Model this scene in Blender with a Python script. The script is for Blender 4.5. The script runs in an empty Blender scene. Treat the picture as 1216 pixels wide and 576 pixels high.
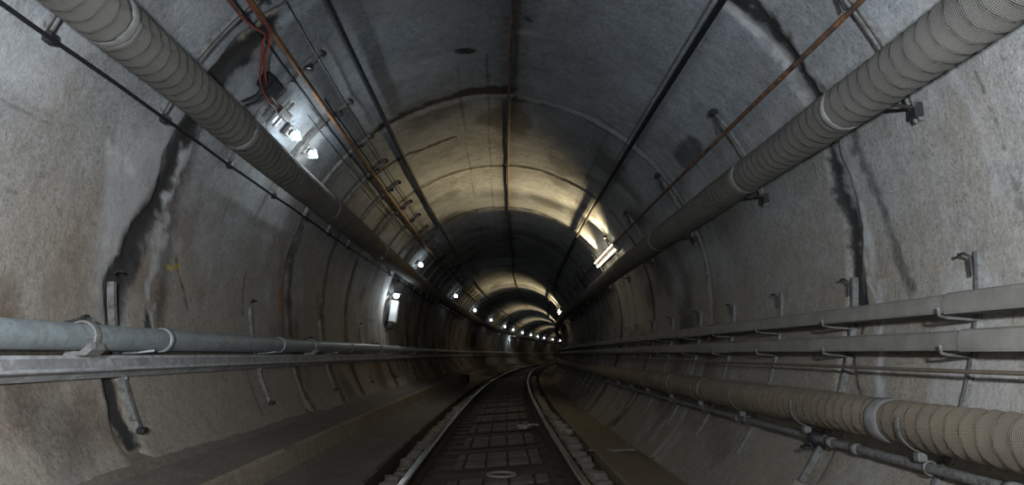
import bpy, math, random
import numpy as np
from mathutils import Vector, Matrix
random.seed(7); rng = np.random.RandomState(11)
C = bpy.context.scene.collection
K = 0.0022                      # the tunnel bends gently to the right, radius about 455 m
RC = 1 / K
CX, CZ, R = 0.031, 1.697, 2.625 # centre line of the round bore (rail tops average z = 0) and its radius
PI = math.pi

# ---------------------------------------------------------------- placing along the bore
def P(s, x, z):
    return (RC - (RC - x) * math.cos(K * s), (RC - x) * math.sin(K * s), z)
def frame(s, x=0.0, z=0.0):     # local x = across, y = along, z = up
    return Matrix.Translation(P(s, x, z)) @ Matrix.Rotation(-K * s, 4, 'Z')
def pol(th, r=R):
    a = math.radians(th); return CX + r * math.cos(a), CZ + r * math.sin(a)

# ---------------------------------------------------------------- numpy noise
LAT = rng.rand(512, 512)
def vnoise(u, v):
    iu = np.floor(u).astype(int); iv = np.floor(v).astype(int)
    fu = u - iu; fv = v - iv
    fu = fu * fu * (3 - 2 * fu); fv = fv * fv * (3 - 2 * fv)
    a = LAT[iu % 512, iv % 512]; b = LAT[(iu + 1) % 512, iv % 512]
    c = LAT[iu % 512, (iv + 1) % 512]; d = LAT[(iu + 1) % 512, (iv + 1) % 512]
    return (a * (1 - fu) + b * fu) * (1 - fv) + (c * (1 - fu) + d * fu) * fv
def fbm(u, v, o=4, seed=0):
    t = 0; a = .5; n = 0
    for i in range(o):
        t = t + a * vnoise(u * 2 ** i + seed * 17.3 + i * 31, v * 2 ** i + seed * 9.1 + i * 57); n += a; a *= .5
    return t / n
def sstep(a, b, x):
    t = np.clip((x - a) / (b - a), 0, 1); return t * t * (3 - 2 * t)

# ---------------------------------------------------------------- object helpers
def tag(o, label=None, cat=None, group=None, kind=None):
    if label: o['label'] = label
    if cat: o['category'] = cat
    if group: o['group'] = group
    if kind: o['kind'] = kind
    return o
def link(name, me, parent=None, mat=None, M=None):
    o = bpy.data.objects.new(name, me); C.objects.link(o)
    if mat is not None and me is not None:
        for m in (mat if isinstance(mat, (list, tuple)) else [mat]): me.materials.append(m)
    if parent: o.parent = parent
    if M is not None: o.matrix_basis = M
    return o
def empty(name, M=None, label=None, cat=None, group=None):
    o = link(name, None, M=M); o.empty_display_size = .1
    return tag(o, label, cat, group)
class MB:
    def __init__(s): s.v = []; s.f = []; s.m = []; s.sm = []; s.uv = None
    def add(s, v, f, mi=0, smooth=False):
        n = len(s.v); s.v += [tuple(p) for p in v]
        s.f += [tuple(i + n for i in q) for q in f]; s.m += [mi] * len(f); s.sm += [smooth] * len(f)
    def box(s, c, d, rot=None, mi=0, bev=0.0):
        hx, hy, hz = d[0] / 2, d[1] / 2, d[2] / 2
        if bev <= 0:
            v = [Vector((a * hx, b * hy, e * hz)) for e in (-1, 1) for a, b in ((-1, -1), (1, -1), (1, 1), (-1, 1))]
            f = [(3, 2, 1, 0), (4, 5, 6, 7), (0, 1, 5, 4), (1, 2, 6, 5), (2, 3, 7, 6), (3, 0, 4, 7)]
        else:
            b = min(bev, hx * .9, hy * .9, hz * .9); v = []
            def ring(x, y, z):
                q = b if x > 0 else b
                return [Vector(t) for t in ((-x + b, -y, z), (x - b, -y, z), (x, -y + b, z), (x, y - b, z), (x - b, y, z), (-x + b, y, z), (-x, y - b, z), (-x, -y + b, z))]
            def ring2(z, k):
                return [Vector((p.x * k[0], p.y * k[1], z)) for p in ring(hx, hy, z)]
            kk = ((hx - b) / hx, (hy - b) / hy)
            rs = [ring2(-hz, kk), ring2(-hz + b, (1, 1)), ring2(hz - b, (1, 1)), ring2(hz, kk)]
            for r_ in rs: v += r_
            f = [tuple(range(7, -1, -1)), tuple(range(24, 32))]
            for r_ in range(3):
                for i in range(8):
                    j = (i + 1) % 8; f.append((r_ * 8 + i, r_ * 8 + j, r_ * 8 + 8 + j, r_ * 8 + 8 + i))
        c = Vector(c)
        if rot is not None: v = [rot @ p for p in v]
        s.add([p + c for p in v], f, mi)
    def tube(s, pts, r, n=10, mi=0, cap=True):
        pts = [Vector(p) for p in pts]; N = len(pts); v = []; up = None
        for i, p in enumerate(pts):
            t = (pts[min(i + 1, N - 1)] - pts[max(i - 1, 0)]).normalized()
            if up is None: up = Vector((0, 0, 1)) if abs(t.z) < .9 else Vector((1, 0, 0))
            a = t.cross(up).normalized(); b = a.cross(t).normalized(); up = b
            rr = r[i] if isinstance(r, (list, tuple)) else r
            for k in range(n):
                an = 2 * PI * k / n; v.append(p + a * (rr * math.cos(an)) + b * (rr * math.sin(an)))
        f = [(i * n + k, i * n + (k + 1) % n, i * n + n + (k + 1) % n, i * n + n + k) for i in range(N - 1) for k in range(n)]
        s.add(v, f, mi, True)
        if cap:
            s.add(v[:n], [tuple(range(n - 1, -1, -1))], mi); s.add(v[-n:], [tuple(range(n))], mi)
    def prism(s, poly, y0, y1, mi=0):   # poly in (x, z), pushed along y
        n = len(poly); v = [(x, y0, z) for x, z in poly] + [(x, y1, z) for x, z in poly]
        f = [tuple(range(n)), tuple(range(2 * n - 1, n - 1, -1))] + [((i + 1) % n, i, i + n, (i + 1) % n + n) for i in range(n)]
        s.add(v, f, mi)
    def sphere(s, c, r, n=12, m=8, sc=(1, 1, 1), mi=0):
        v = []; c = Vector(c)
        for j in range(m + 1):
            ph = PI * j / m
            for i in range(n):
                a = 2 * PI * i / n
                v.append(c + Vector((r * sc[0] * math.sin(ph) * math.cos(a), r * sc[1] * math.sin(ph) * math.sin(a), r * sc[2] * math.cos(ph))))
        f = [(j * n + i, j * n + n + i, j * n + n + (i + 1) % n, j * n + (i + 1) % n) for j in range(m) for i in range(n)]
        s.add(v, f, mi, True)
    def mesh(s, name):
        me = bpy.data.meshes.new(name); me.from_pydata([tuple(p) for p in s.v], [], s.f)
        me.polygons.foreach_set('material_index', s.m); me.polygons.foreach_set('use_smooth', s.sm); me.update()
        return me
    def build(s, name, mat, parent=None, M=None): return link(name, s.mesh(name), parent, mat, M)

def grid_mesh(name, SV, prof_xz, uvv=None, closed=False, smooth=True, disp=None, paint=None):
    """sweep a cross-section (x,z) along the bore.  disp(s,i)->(dx,dz) arrays"""
    S = np.asarray(SV, float); Q = np.asarray(prof_xz, float); ns, nq = len(S), len(Q)
    SS, X = np.meshgrid(S, Q[:, 0], indexing='ij'); _, Z = np.meshgrid(S, Q[:, 1], indexing='ij')
    if disp is not None: X, Z = disp(SS, X, Z)
    V = np.stack([RC - (RC - X) * np.cos(K * SS), (RC - X) * np.sin(K * SS), Z], -1).reshape(-1, 3)
    i = np.arange(ns - 1)[:, None]; m = nq if closed else nq - 1; j = np.arange(m)[None]
    j2 = (j + 1) % nq
    F = np.stack([i * nq + j, i * nq + j2, (i + 1) * nq + j2, (i + 1) * nq + j], -1).reshape(-1, 4)
    me = bpy.data.meshes.new(name); me.vertices.add(len(V)); me.vertices.foreach_set('co', V.ravel())
    me.loops.add(F.size); me.loops.foreach_set('vertex_index', F.ravel().astype(np.int32))
    me.polygons.add(len(F)); me.polygons.foreach_set('loop_start', np.arange(0, F.size, 4, dtype=np.int32))
    me.polygons.foreach_set('loop_total', np.full(len(F), 4, np.int32)) if hasattr(me.polygons[0], 'loop_total') and False else None
    me.update(calc_edges=True)
    me.polygons.foreach_set('use_smooth', np.full(len(F), smooth))
    vv = np.asarray(uvv if uvv is not None else np.concatenate([[0], np.cumsum(np.hypot(*np.diff(Q, axis=0).T))]), float)
    UV = np.stack(np.meshgrid(S, vv, indexing='ij'), -1).reshape(-1, 2)
    uvl = me.uv_layers.new(name='UVMap'); LU = UV[F.ravel()].copy()
    if closed:                                     # unwrap the seam
        per = vv[-1] + (vv[1] - vv[0]); Fl = F.reshape(-1, 4); seam = np.tile(np.arange(m) == m - 1, ns - 1)
        L4 = LU.reshape(-1, 4, 2); L4[seam, 1, 1] = per; L4[seam, 2, 1] = per; LU = L4.reshape(-1, 2)
    uvl.data.foreach_set('uv', LU.ravel())
    if paint is not None:
        col = me.color_attributes.new('paint', 'FLOAT_COLOR', 'POINT'); col.data.foreach_set('color', paint(SS.reshape(-1), np.tile(vv, ns)).ravel())
    me.validate(); return me
def circ(cx, cz, r, n): return [(cx + r * math.cos(2 * PI * k / n), cz + r * math.sin(2 * PI * k / n)) for k in range(n)]
def srange(a, b, near=.25, far=1.0):
    out = []; s = a
    while s < b: out.append(s); s += near if s < 30 else far
    out.append(b); return out

# ---------------------------------------------------------------- materials
def nm(name):
    m = bpy.data.materials.new(name); m.use_nodes = True; nt = m.node_tree
    b = nt.nodes['Principled BSDF']; return m, nt, b
def node(nt, t, **kw):
    n = nt.nodes.new(t)
    for k, v in kw.items():
        if k.startswith('i_'): n.inputs[k[2:].replace('_', ' ')].default_value = v
        else: setattr(n, k, v)
    return n
def ramp(nt, stops):
    r = nt.nodes.new('ShaderNodeValToRGB'); e = r.color_ramp.elements
    while len(e) < len(stops): e.new(.5)
    for q, (p, c) in zip(e, stops): q.position = p; q.color = (c[0], c[1], c[2], 1) if isinstance(c, (list, tuple)) else (c, c, c, 1)
    return r
def mixc(nt, fac, a, b, mode='MIX'):
    n = nt.nodes.new('ShaderNodeMix'); n.data_type = 'RGBA'; n.blend_type = mode
    for i, v in ((0, fac), (6, a), (7, b)):
        if hasattr(v, 'links') or isinstance(v, bpy.types.NodeSocket): nt.links.new(v, n.inputs[i])
        elif isinstance(v, (int, float)): n.inputs[i].default_value = v
        else: n.inputs[i].default_value = (v[0], v[1], v[2], 1)
    return n.outputs[2]
def math_(nt, op, a, b=None, c=None):
    n = nt.nodes.new('ShaderNodeMath'); n.operation = op
    for i, v in enumerate((a, b, c)):
        if v is None: continue
        if isinstance(v, bpy.types.NodeSocket): nt.links.new(v, n.inputs[i])
        else: n.inputs[i].default_value = v
    return n.outputs[0]
def noise(nt, vec, scale, detail=4, rough=.6, dist=0):
    n = node(nt, 'ShaderNodeTexNoise'); n.inputs['Scale'].default_value = scale; n.inputs['Detail'].default_value = detail
    n.inputs['Roughness'].default_value = rough; n.inputs['Distortion'].default_value = dist
    if vec is not None: nt.links.new(vec, n.inputs['Vector'])
    return n.outputs['Fac']
def bump(nt, b, h, strength=.4, dist=.01):
    n = node(nt, 'ShaderNodeBump'); n.inputs['Strength'].default_value = strength; n.inputs['Distance'].default_value = dist
    nt.links.new(h, n.inputs['Height']); nt.links.new(n.outputs[0], b.inputs['Normal'])

def concrete(name, base, brown, amt=1.0, painted=False, rough=.85, lowz=True):
    m, nt, b = nm(name)
    tc = node(nt, 'ShaderNodeTexCoord'); ob = tc.outputs['Object']
    n1 = noise(nt, ob, 1.1, 6, .62); n2 = noise(nt, ob, 7, 6, .7); n3 = noise(nt, ob, 60, 4, .7); n4 = noise(nt, ob, 24, 6, .8)
    r1 = ramp(nt, [(.3, [c * .72 for c in base]), (.5, base), (.72, [min(1, c * 1.22) for c in base])]); nt.links.new(n1, r1.inputs[0])
    r2 = ramp(nt, [(.3, .6), (.5, 1.0), (.72, 1.3)]); nt.links.new(n2, r2.inputs[0])
    col = mixc(nt, .55, r1.outputs[0], r2.outputs[0], 'MULTIPLY')
    r3 = ramp(nt, [(.36, .45), (.44, .95), (.6, 1.0), (.7, 1.45)]); nt.links.new(n3, r3.inputs[0])
    col = mixc(nt, .8, col, r3.outputs[0], 'MULTIPLY')
    r4 = ramp(nt, [(.33, .62), (.5, 1.0), (.66, 1.25)]); nt.links.new(n4, r4.inputs[0]); col = mixc(nt, .8, col, r4.outputs[0], 'MULTIPLY')
    if lowz:            # brown dirt settles on the lower walls
        g = node(nt, 'ShaderNodeNewGeometry'); sx = node(nt, 'ShaderNodeSeparateXYZ'); nt.links.new(g.outputs['Position'], sx.inputs[0])
        h = math_(nt, 'ADD', sx.outputs[2], math_(nt, 'MULTIPLY', math_(nt, 'SUBTRACT', n1, .5), 3.2))
        rr = node(nt, 'ShaderNodeMapRange'); rr.inputs[1].default_value = 3.6; rr.inputs[2].default_value = 1.3; nt.links.new(h, rr.inputs[0])
        dirt = mixc(nt, n2, [c * .8 for c in brown], [min(1, c * 1.15) for c in brown])
        dirt = mixc(nt, .7, dirt, r3.outputs[0], 'MULTIPLY'); dirt = mixc(nt, .7, dirt, r4.outputs[0], 'MULTIPLY')
        col = mixc(nt, math_(nt, 'MULTIPLY', rr.outputs[0], .85 * amt), col, dirt)
    # pores and flecks
    vo = node(nt, 'ShaderNodeTexVoronoi'); vo.inputs['Scale'].default_value = 14; nt.links.new(ob, vo.inputs['Vector'])
    pr = ramp(nt, [(.03, 1.0), (.10, 0.0)]); nt.links.new(vo.outputs['Distance'], pr.inputs[0])
    big = ramp(nt, [(.5, 0.0), (.62, 1.0)]); nt.links.new(noise(nt, ob, 2.3, 3), big.inputs[0])
    col = mixc(nt, math_(nt, 'MULTIPLY', math_(nt, 'MULTIPLY', pr.outputs[0], big.outputs[0]), .55), col, (.05, .048, .045))
    if painted:
        at = node(nt, 'ShaderNodeAttribute', attribute_name='paint')
        a = math_(nt, 'ADD', at.outputs['Alpha'], math_(nt, 'MULTIPLY', math_(nt, 'SUBTRACT', noise(nt, ob, 26, 5, .75), .5), .75))
        mr = node(nt, 'ShaderNodeMapRange'); mr.inputs[1].default_value = .14; mr.inputs[2].default_value = .85; nt.links.new(a, mr.inputs[0])
        gate = math_(nt, 'MULTIPLY', mr.outputs[0], math_(nt, 'MINIMUM', math_(nt, 'MULTIPLY', at.outputs['Alpha'], 6.0), 1.0))
        pc = mixc(nt, .5, at.outputs['Color'], r2.outputs[0], 'MULTIPLY')
        col = mixc(nt, gate, col, pc)
    nt.links.new(col, b.inputs['Base Color'])
    b.inputs['Roughness'].default_value = rough
    b.inputs['Specular IOR Level'].default_value = .3
    bump(nt, b, math_(nt, 'ADD', math_(nt, 'MULTIPLY', n2, .6), math_(nt, 'MULTIPLY', n4, .5)), .7, .025)
    return m
def plain(name, col, rough=.6, metal=0.0, var=.3, scale=12, col2=None, spec=.4, bmp=.2, spots=None):
    m, nt, b = nm(name); tc = node(nt, 'ShaderNodeTexCoord'); ob = tc.outputs['Object']
    n1 = noise(nt, ob, scale, 5, .65); c2 = col2 or [c * (1 - var) for c in col]
    r = ramp(nt, [(.35, c2), (.65, col)]); nt.links.new(n1, r.inputs[0]); out = r.outputs[0]
    if spots:
        sr = ramp(nt, [(.52, 0.0), (.6, 1.0)]); nt.links.new(noise(nt, ob, scale * 2.5, 5, .7), sr.inputs[0])
        out = mixc(nt, sr.outputs[0], out, spots)
    nt.links.new(out, b.inputs['Base Color']); b.inputs['Roughness'].default_value = rough; b.inputs['Metallic'].default_value = metal
    b.inputs['Specular IOR Level'].default_value = spec
    if bmp: bump(nt, b, noise(nt, ob, scale * 5, 4), bmp, .004)
    return m
def wrapmat(name, col, col2):
    m, nt, b = nm(name); uv = node(nt, 'ShaderNodeUVMap'); uv.uv_map = 'UVMap'
    tc = node(nt, 'ShaderNodeTexCoord'); ob = tc.outputs['Object']
    sx = node(nt, 'ShaderNodeSeparateXYZ'); nt.links.new(uv.outputs[0], sx.inputs[0]); U, V = sx.outputs[0], sx.outputs[1]
    tot = math_(nt, 'ADD', U, math_(nt, 'MULTIPLY', V, .10))
    def sn(x, per): return math_(nt, 'ABSOLUTE', math_(nt, 'SINE', math_(nt, 'MULTIPLY', x, PI / per)))
    wov = math_(nt, 'MULTIPLY', sn(tot, .010), sn(math_(nt, 'ADD', V, math_(nt, 'MULTIPLY', U, -.1)), .010))
    band = math_(nt, 'FRACT', math_(nt, 'DIVIDE', tot, .105))
    edge = ramp(nt, [(0.0, 0.3), (.04, .0), (.93, 0.0), (1.0, 1.0)]); nt.links.new(band, edge.inputs[0])
    n1 = noise(nt, ob, 3, 5, .65); n2 = noise(nt, ob, 90, 3, .7)
    r = ramp(nt, [(.3, col2), (.7, col)]); nt.links.new(n1, r.inputs[0])
    c = mixc(nt, .8, r.outputs[0], mixc(nt, wov, (.6, .6, .6), (1.25, 1.25, 1.22)), 'MULTIPLY')
    c = mixc(nt, math_(nt, 'MULTIPLY', edge.outputs[0], math_(nt, 'MULTIPLY', n2, 1.2)), c, [min(1, k * 1.9) for k in col])
    nt.links.new(c, b.inputs['Base Color']); b.inputs['Roughness'].default_value = .75; b.inputs['Specular IOR Level'].default_value = .35
    bump(nt, b, math_(nt, 'ADD', wov, math_(nt, 'MULTIPLY', edge.outputs[0], 1.0)), .6, .006)
    return m
def emit(name, col, st):
    m, nt, b = nm(name); b.inputs['Base Color'].default_value = (1, 1, 1, 1)
    b.inputs['Emission Color'].default_value = (*col, 1); b.inputs['Emission Strength'].default_value = st; return m

M_wall = concrete('lining_concrete', (.275, .30, .33), (.265, .225, .175), painted=True)
M_bench = concrete('bench_concrete', (.17, .155, .135), (.155, .13, .105), lowz=True, amt=.6)
M_bed = concrete('trackbed_concrete', (.075, .066, .058), (.07, .055, .045))
M_slab = concrete('gutter_slab_concrete', (.28, .225, .15), (.25, .20, .13), amt=.5)
M_duct = wrapmat('woven_wrap_grey', (.165, .157, .142), (.105, .098, .088))
M_ductb = wrapmat('woven_wrap_brown', (.25, .20, .145), (.16, .135, .105))
M_galv = plain('galvanised_steel', (.34, .39, .41), .5, .25, .3, 9, spots=(.25, .25, .24))
M_galvd = plain('dusty_galvanised_steel', (.30, .30, .31), .6, .15, .35, 5, col2=(.20, .195, .19), spots=(.36, .37, .38))
M_tray = plain('dusty_grey_trunking', (.24, .225, .205), .6, .15, .25, 5, col2=(.17, .155, .14))
M_dark = plain('blackened_steel', (.035, .034, .036), .5, .3, .4, 15)
M_black = plain('black_cable_sheath', (.014, .014, .018), .75, 0, .3, 10, spec=.2)
M_blue = plain('dark_blue_cable_sheath', (.032, .037, .05), .7, 0, .3, 10, spec=.25)
M_rust = plain('rusty_pipe', (.26, .115, .04), .7, .1, .3, 4, col2=(.07, .045, .03))
M_rust2 = plain('brown_rusty_pipe', (.16, .08, .045), .7, .1, .3, 5, col2=(.05, .035, .03), spots=(.24, .10, .04))
M_rustd = plain('dark_rusty_pipe', (.10, .065, .05), .7, .1, .3, 7, col2=(.04, .03, .03), spots=(.2, .09, .04))
M_red = plain('red_cable_sheath', (.26, .06, .04), .5, 0, .35, 8)
M_brack = plain('bracket_steel', (.20, .20, .195), .6, .2, .3, 10, col2=(.12, .115, .11), spots=(.09, .08, .07))
M_collar = plain('pale_green_collar', (.24, .28, .245), .5, .1, .3, 9, col2=(.15, .16, .14), spots=(.2, .2, .18))
M_collarw = plain('pale_grey_collar', (.27, .27, .265), .5, .1, .25, 8, col2=(.14, .135, .13), spots=(.2, .19, .18))
M_rail = plain('rail_steel_side', (.06, .035, .026), .8, .1, .3, 9, col2=(.03, .022, .02))
M_head = plain('polished_rail_head', (.24, .24, .25), .27, 1.0, .3, 20, bmp=.05)
M_tie = plain('oily_timber', (.05, .042, .036), .75, 0, .4, 9, bmp=.5)
M_pad = plain('dusty_centre_slab', (.12, .105, .095), .8, 0, .35, 7, bmp=.4)
M_stone = plain('dusty_stone', (.27, .24, .21), .85, 0, .4, 8, bmp=.5)
M_white = plain('white_plastic', (.5, .52, .52), .4, 0, .15, 20)
M_lbulb = emit('cool_bulb', (.86, .96, 1.0), 34)
M_far = emit('cool_bulb_distant', (.86, .96, 1.0), 26)
M_warm = emit('warm_tube', (1.0, .86, .6), 14)

# ---------------------------------------------------------------- stains, dark bands and a painted shadow patch on the lining, all in (distance along, angle)
DK = (.025, .024, .024); WH = (.42, .42, .42); PL = (.34, .34, .34)
def A(a): return a % 360
STROKES = [
 ((.07, .055, .045), .42, .22, 1.0, .10, [(3.5, 86), (6, 86), (8, 87), (13, 88), (22, 88)]),  # dark brown band along the crown
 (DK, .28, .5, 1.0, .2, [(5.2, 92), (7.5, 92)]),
  # colour, strength, half width m, edge softness, noise warp, points
 (WH, .55, .22, 1.0, .12, [(4.55, 165), (4.6, 173.8), (4.55, 182.7), (4.62, 190)]),
 (PL, .6, .20, .8, .10, [(4.9, 148), (4.85, 158), (4.8, 166), (4.65, 174)]),
 (DK, .97, .15, .5, .07, [(5.03, 134), (5.05, 141), (5.02, 146), (5.13, 155.2), (5.15, 163.8), (5.06, 168.8), (4.86, 177.4), (4.67, 183.9), (4.63, 188)]),
 (DK, .9, .10, .4, .08, [(4.42, 198.4), (4.46, 203.2), (4.53, 206.9)]),
 (DK, .5, .12, .9, .08, [(5.3, 162), (5.26, 171), (5.3, 180), (5.2, 190)]),
 (WH, .62, .045, .8, .14, [(5.25, 158), (5.27, 164), (5.22, 168.6), (5.11, 178), (5.06, 186), (5.03, 190)]),
 (DK, .9, .035, .5, .05, [(5.03, 188), (5.03, 191)]),
 ((.40, .30, .03), 1, .016, .3, .0, [(5.38, 179.6), (5.58, 179.0)]),
 ((.09, .085, .03), .8, .02, .5, .03, [(5.5, 178), (5.56, 180.3), (5.66, 183), (5.73, 186.3)]),
 ((.40, .12, .04), .7, .05, .8, .05, [(8.13, 178.1), (8.16, 184)]),
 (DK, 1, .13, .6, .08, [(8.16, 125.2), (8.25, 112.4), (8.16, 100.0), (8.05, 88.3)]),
 (PL, .8, .06, .6, .05, [(8.36, 121), (8.38, 112), (8.33, 100), (8.29, 86.4), (8.29, 73.8), (8.35, 61.3), (8.32, 50.1), (8.26, 41.8), (8.13, 33.9)]),
 (DK, .6, .035, .6, .05, [(8.42, 86), (8.42, 73.8), (8.47, 61.3), (8.45, 50.1), (8.4, 30), (8.4, 5)]),
 (PL, .8, .07, .6, .05, [(8.35, 152), (8.25, 148.6), (8.26, 141.2), (8.3, 128.7), (8.36, 120.6)]),
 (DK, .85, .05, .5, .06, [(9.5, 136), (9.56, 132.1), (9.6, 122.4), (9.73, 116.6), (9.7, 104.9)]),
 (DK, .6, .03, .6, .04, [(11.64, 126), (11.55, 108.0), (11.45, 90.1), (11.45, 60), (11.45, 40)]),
 (PL, .5, .04, .6, .04, [(11.55, 120), (11.5, 90.1), (11.5, 60)]),
 (DK, .9, .11, .8, .10, [(4.62, 56), (4.65, 48.1), (4.58, 41.0), (4.63, 33.5), (4.63, 26.2), (4.78, 19.8), (4.86, 11.4), (4.86, 2.9), (4.84, -5.3)]),
 ((.46, .42, .34), .85, .05, .8, .10, [(4.93, 138.5), (4.98, 136), (4.97, 132)]), ((.40, .36, .28), .7, .02, .8, .06, [(4.97, 132), (5.0, 128)]),
 (WH, .7, .05, .8, .08, [(4.78, 56), (4.8, 48), (4.74, 41.0), (4.76, 33.5)]),
 (DK, .6, .06, .9, .06, [(4.5, 24), (4.5, 19.1), (4.44, 10.5), (4.36, 1.2), (4.2, -5.5)]),
 (WH, .65, .06, .9, .09, [(4.66, 22), (4.68, 17.5), (4.67, 9.0), (4.6, -3.3), (4.45, -14), (4.4, -24)]),
 (WH, .8, .025, .8, .06, [(4.72, 4), (4.68, -3), (4.5, -10), (4.44, -17), (4.42, -22)]),
 (DK, .8, .018, .3, .02, [(4.88, -1), (4.89, -10)]),
 (DK, .45, .02, .6, .05, [(3.29, 20.0), (3.26, 12.9), (3.26, 5.9), (3.23, 0.9)]),
 (PL, .4, .05, .9, .03, [(3.42, 24), (3.38, 12.9), (3.38, 4)]),
 (DK, .45, .012, .5, .02, [(1.5, 166.4), (3.34, 166.4), (4.25, 166.6)]),
 (DK, .4, .010, .5, .02, [(1.5, 176.0), (3.51, 175.9), (4.38, 176.1)]),
 ((.07, .07, .07), .75, .16, .35, .05, [(7.5, 36.2), (6.95, 36.2)]),  # shadow patch painted into the upper right lining
 (WH, .8, .03, .8, .05, [(4.29, 165.0), (4.5, 166), (4.73, 167.8)]),
 (DK, 1, .07, .6, .06, [(6.9, 100), (6.98, 97)]),
 (DK, .9, .03, .5, .03, [(6.2, 84), (6.23, 83.5)]), (WH, .5, .08, .8, .06, [(6.5, 85), (6.5, 82)]),
 (WH, .35, .05, .9, .05, [(7.0, 108), (6.95, 101)]),
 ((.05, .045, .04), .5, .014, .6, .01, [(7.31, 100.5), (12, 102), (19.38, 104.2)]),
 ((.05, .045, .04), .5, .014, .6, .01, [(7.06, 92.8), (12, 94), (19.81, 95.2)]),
 (DK, .65, .09, .8, .08, [(8.33, 160), (8.36, 164.7), (8.45, 176), (8.49, 195), (8.5, 210)]),
 (DK, .6, .11, .8, .08, [(9.93, 156), (9.95, 164), (10.1, 190), (10.1, 210)]),
 ((.09, .05, .03), .5, .10, .8, .08, [(11.6, 160), (11.7, 200)]),
 (DK, .45, .03, .5, .03, [(6.85, 195), (6.85, 208)]), (DK, .5, .03, .6, .04, [(7.0, 176), (7.0, 186)]),
 ((.50, .50, .48), .8, .18, .9, .12, [(15.3, 166), (15.3, 180), (15.4, 192)]),
 (WH, .6, .05, .9, .08, [(8.91, -42), (8.89, -35.2)]),
 (DK, .35, .25, .9, .15, [(6.6, -36), (7.2, -30)]), (DK, .35, .3, .9, .15, [(9.6, 20), (9.4, 5), (9.6, -10)]),
 (DK, .5, .012, .5, .02, [(5.5, 52), (8, 52)]), (DK, .4, .010, .5, .02, [(8.5, 57), (14, 57)]),
 (DK, .35, .010, .5, .02, [(5.2, 24), (12, 24)]),
 (DK, .4, .3, .9, .2, [(3.6, 199), (3.9, 207)]), ((.10, .07, .045), .5, .22, .9, .2, [(2.9, 186), (3.6, 188)]),
]
def paint_lining(s, th):
    arc = np.radians(th) * R; col = np.zeros((len(s), 4)); w1 = fbm(s * 3.1, arc * 3.1, 4, 1) - .5; w2 = fbm(s * 14, arc * 14, 3, 2) - .5
    def over(c, a):
        a = a[:, None]; ca = col[:, 3:4]; na = a + ca * (1 - a)
        col[:, :3] = np.where(na > 1e-6, (np.array(c)[None] * a + col[:, :3] * ca * (1 - a)) / np.maximum(na, 1e-6), 0); col[:, 3:4] = na
    # ring joints further on, and vertical seepage streaks
    for sj in list(np.arange(11.55, 150, 3.4)) + [1.45, -1.95]:
        d = np.abs(s - sj + w1 * .25); over(DK, .55 * (1 - sstep(.03, .10, d)) * (.5 + fbm(arc * 2 + sj, s * 0 + sj, 3)))
        d = np.abs(s - sj - .13 + w1 * .2); over(PL, .5 * (1 - sstep(.02, .09, d)))
        below = sstep(0, .8, np.abs(th - 90) / 90 - .55)
        d = np.abs(s - sj + w1 * .6); over((.07, .05, .035), .6 * below * (1 - sstep(.05, .45, d)) * sstep(.4, .6, fbm(s * 5, arc * .7, 3, int(sj) % 7)))
    for sj in np.arange(13.2, 60, 1.7):
        d = np.abs(s - sj + w1 * .3); side = sstep(.45, .75, np.abs(th - 90) / 90); over((.06, .045, .035), .45 * side * (1 - sstep(.04, .22, d)))
    over((.045, .04, .036), .55 * sstep(.52, .75, fbm(s * .9, arc * 1.1, 4, 5)) * sstep(5.5, 9, s))
    over((.13, .08, .05), (.4 + .35 * sstep(9, 14, s)) * sstep(.54, .7, fbm(s * 1.3, arc * .9, 4, 8)) * sstep(120, 172, th) )
    over((.40, .40, .40), .4 * sstep(.60, .75, fbm(s * 1.7, arc * 1.2, 5, 3)))
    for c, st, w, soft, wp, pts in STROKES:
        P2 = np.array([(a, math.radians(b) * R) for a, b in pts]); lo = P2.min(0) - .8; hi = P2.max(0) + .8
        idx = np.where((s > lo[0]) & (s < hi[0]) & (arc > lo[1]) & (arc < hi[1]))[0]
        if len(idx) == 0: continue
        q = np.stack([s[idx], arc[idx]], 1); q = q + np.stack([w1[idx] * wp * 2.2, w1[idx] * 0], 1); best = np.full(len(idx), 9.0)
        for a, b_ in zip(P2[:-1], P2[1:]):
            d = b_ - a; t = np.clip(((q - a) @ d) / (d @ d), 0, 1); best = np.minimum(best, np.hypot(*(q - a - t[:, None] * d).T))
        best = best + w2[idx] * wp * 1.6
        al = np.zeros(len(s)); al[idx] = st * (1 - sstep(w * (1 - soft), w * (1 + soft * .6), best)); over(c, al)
    return col
JO = [(1.45, .05), (8.3, .06), (11.5, .045), (14.9, .045)] + [(18.35 + 3.4 * k, .045) for k in range(40)]
def disp_lining(S, X, Z):
    th = np.arctan2(Z - CZ, X - CX); arc = th * R
    n = (fbm(S * .8, arc * .8, 3, 4) - .5) * .03 + (fbm(S * 6, arc * 6, 3, 6) - .5) * .008
    w1 = fbm(S * 3.1, arc * 3.1, 4, 1) - .5
    r = R + n
    for sj, w in JO: r = r + .022 * (1 - sstep(w * .6, w * 1.6, np.abs(S - sj + w1 * .1)))
    deg = np.degrees(th) % 360
    sl = np.interp(deg, [0, 20, 60, 90, 130, 146, 155, 169, 177, 184, 210, 345, 360], [4.85, 4.75, 4.6, 4.8, 5.03, 5.0, 5.13, 5.06, 4.86, 4.65, 4.5, 4.84, 4.85])
    r = r + .03 * (1 - sstep(.07, .15, np.abs(S - sl + w1 * .25))) * (1 - .8 * sstep(60, 80, deg) * sstep(120, 100, deg))
    return CX + r * np.cos(th), CZ + r * np.sin(th)
S_near = list(np.arange(-9, 1.5, .15)) + list(np.arange(1.5, 12.5, .03)) + list(np.arange(12.5, 30, .08)) + list(np.arange(30, 150.1, .4))
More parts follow.
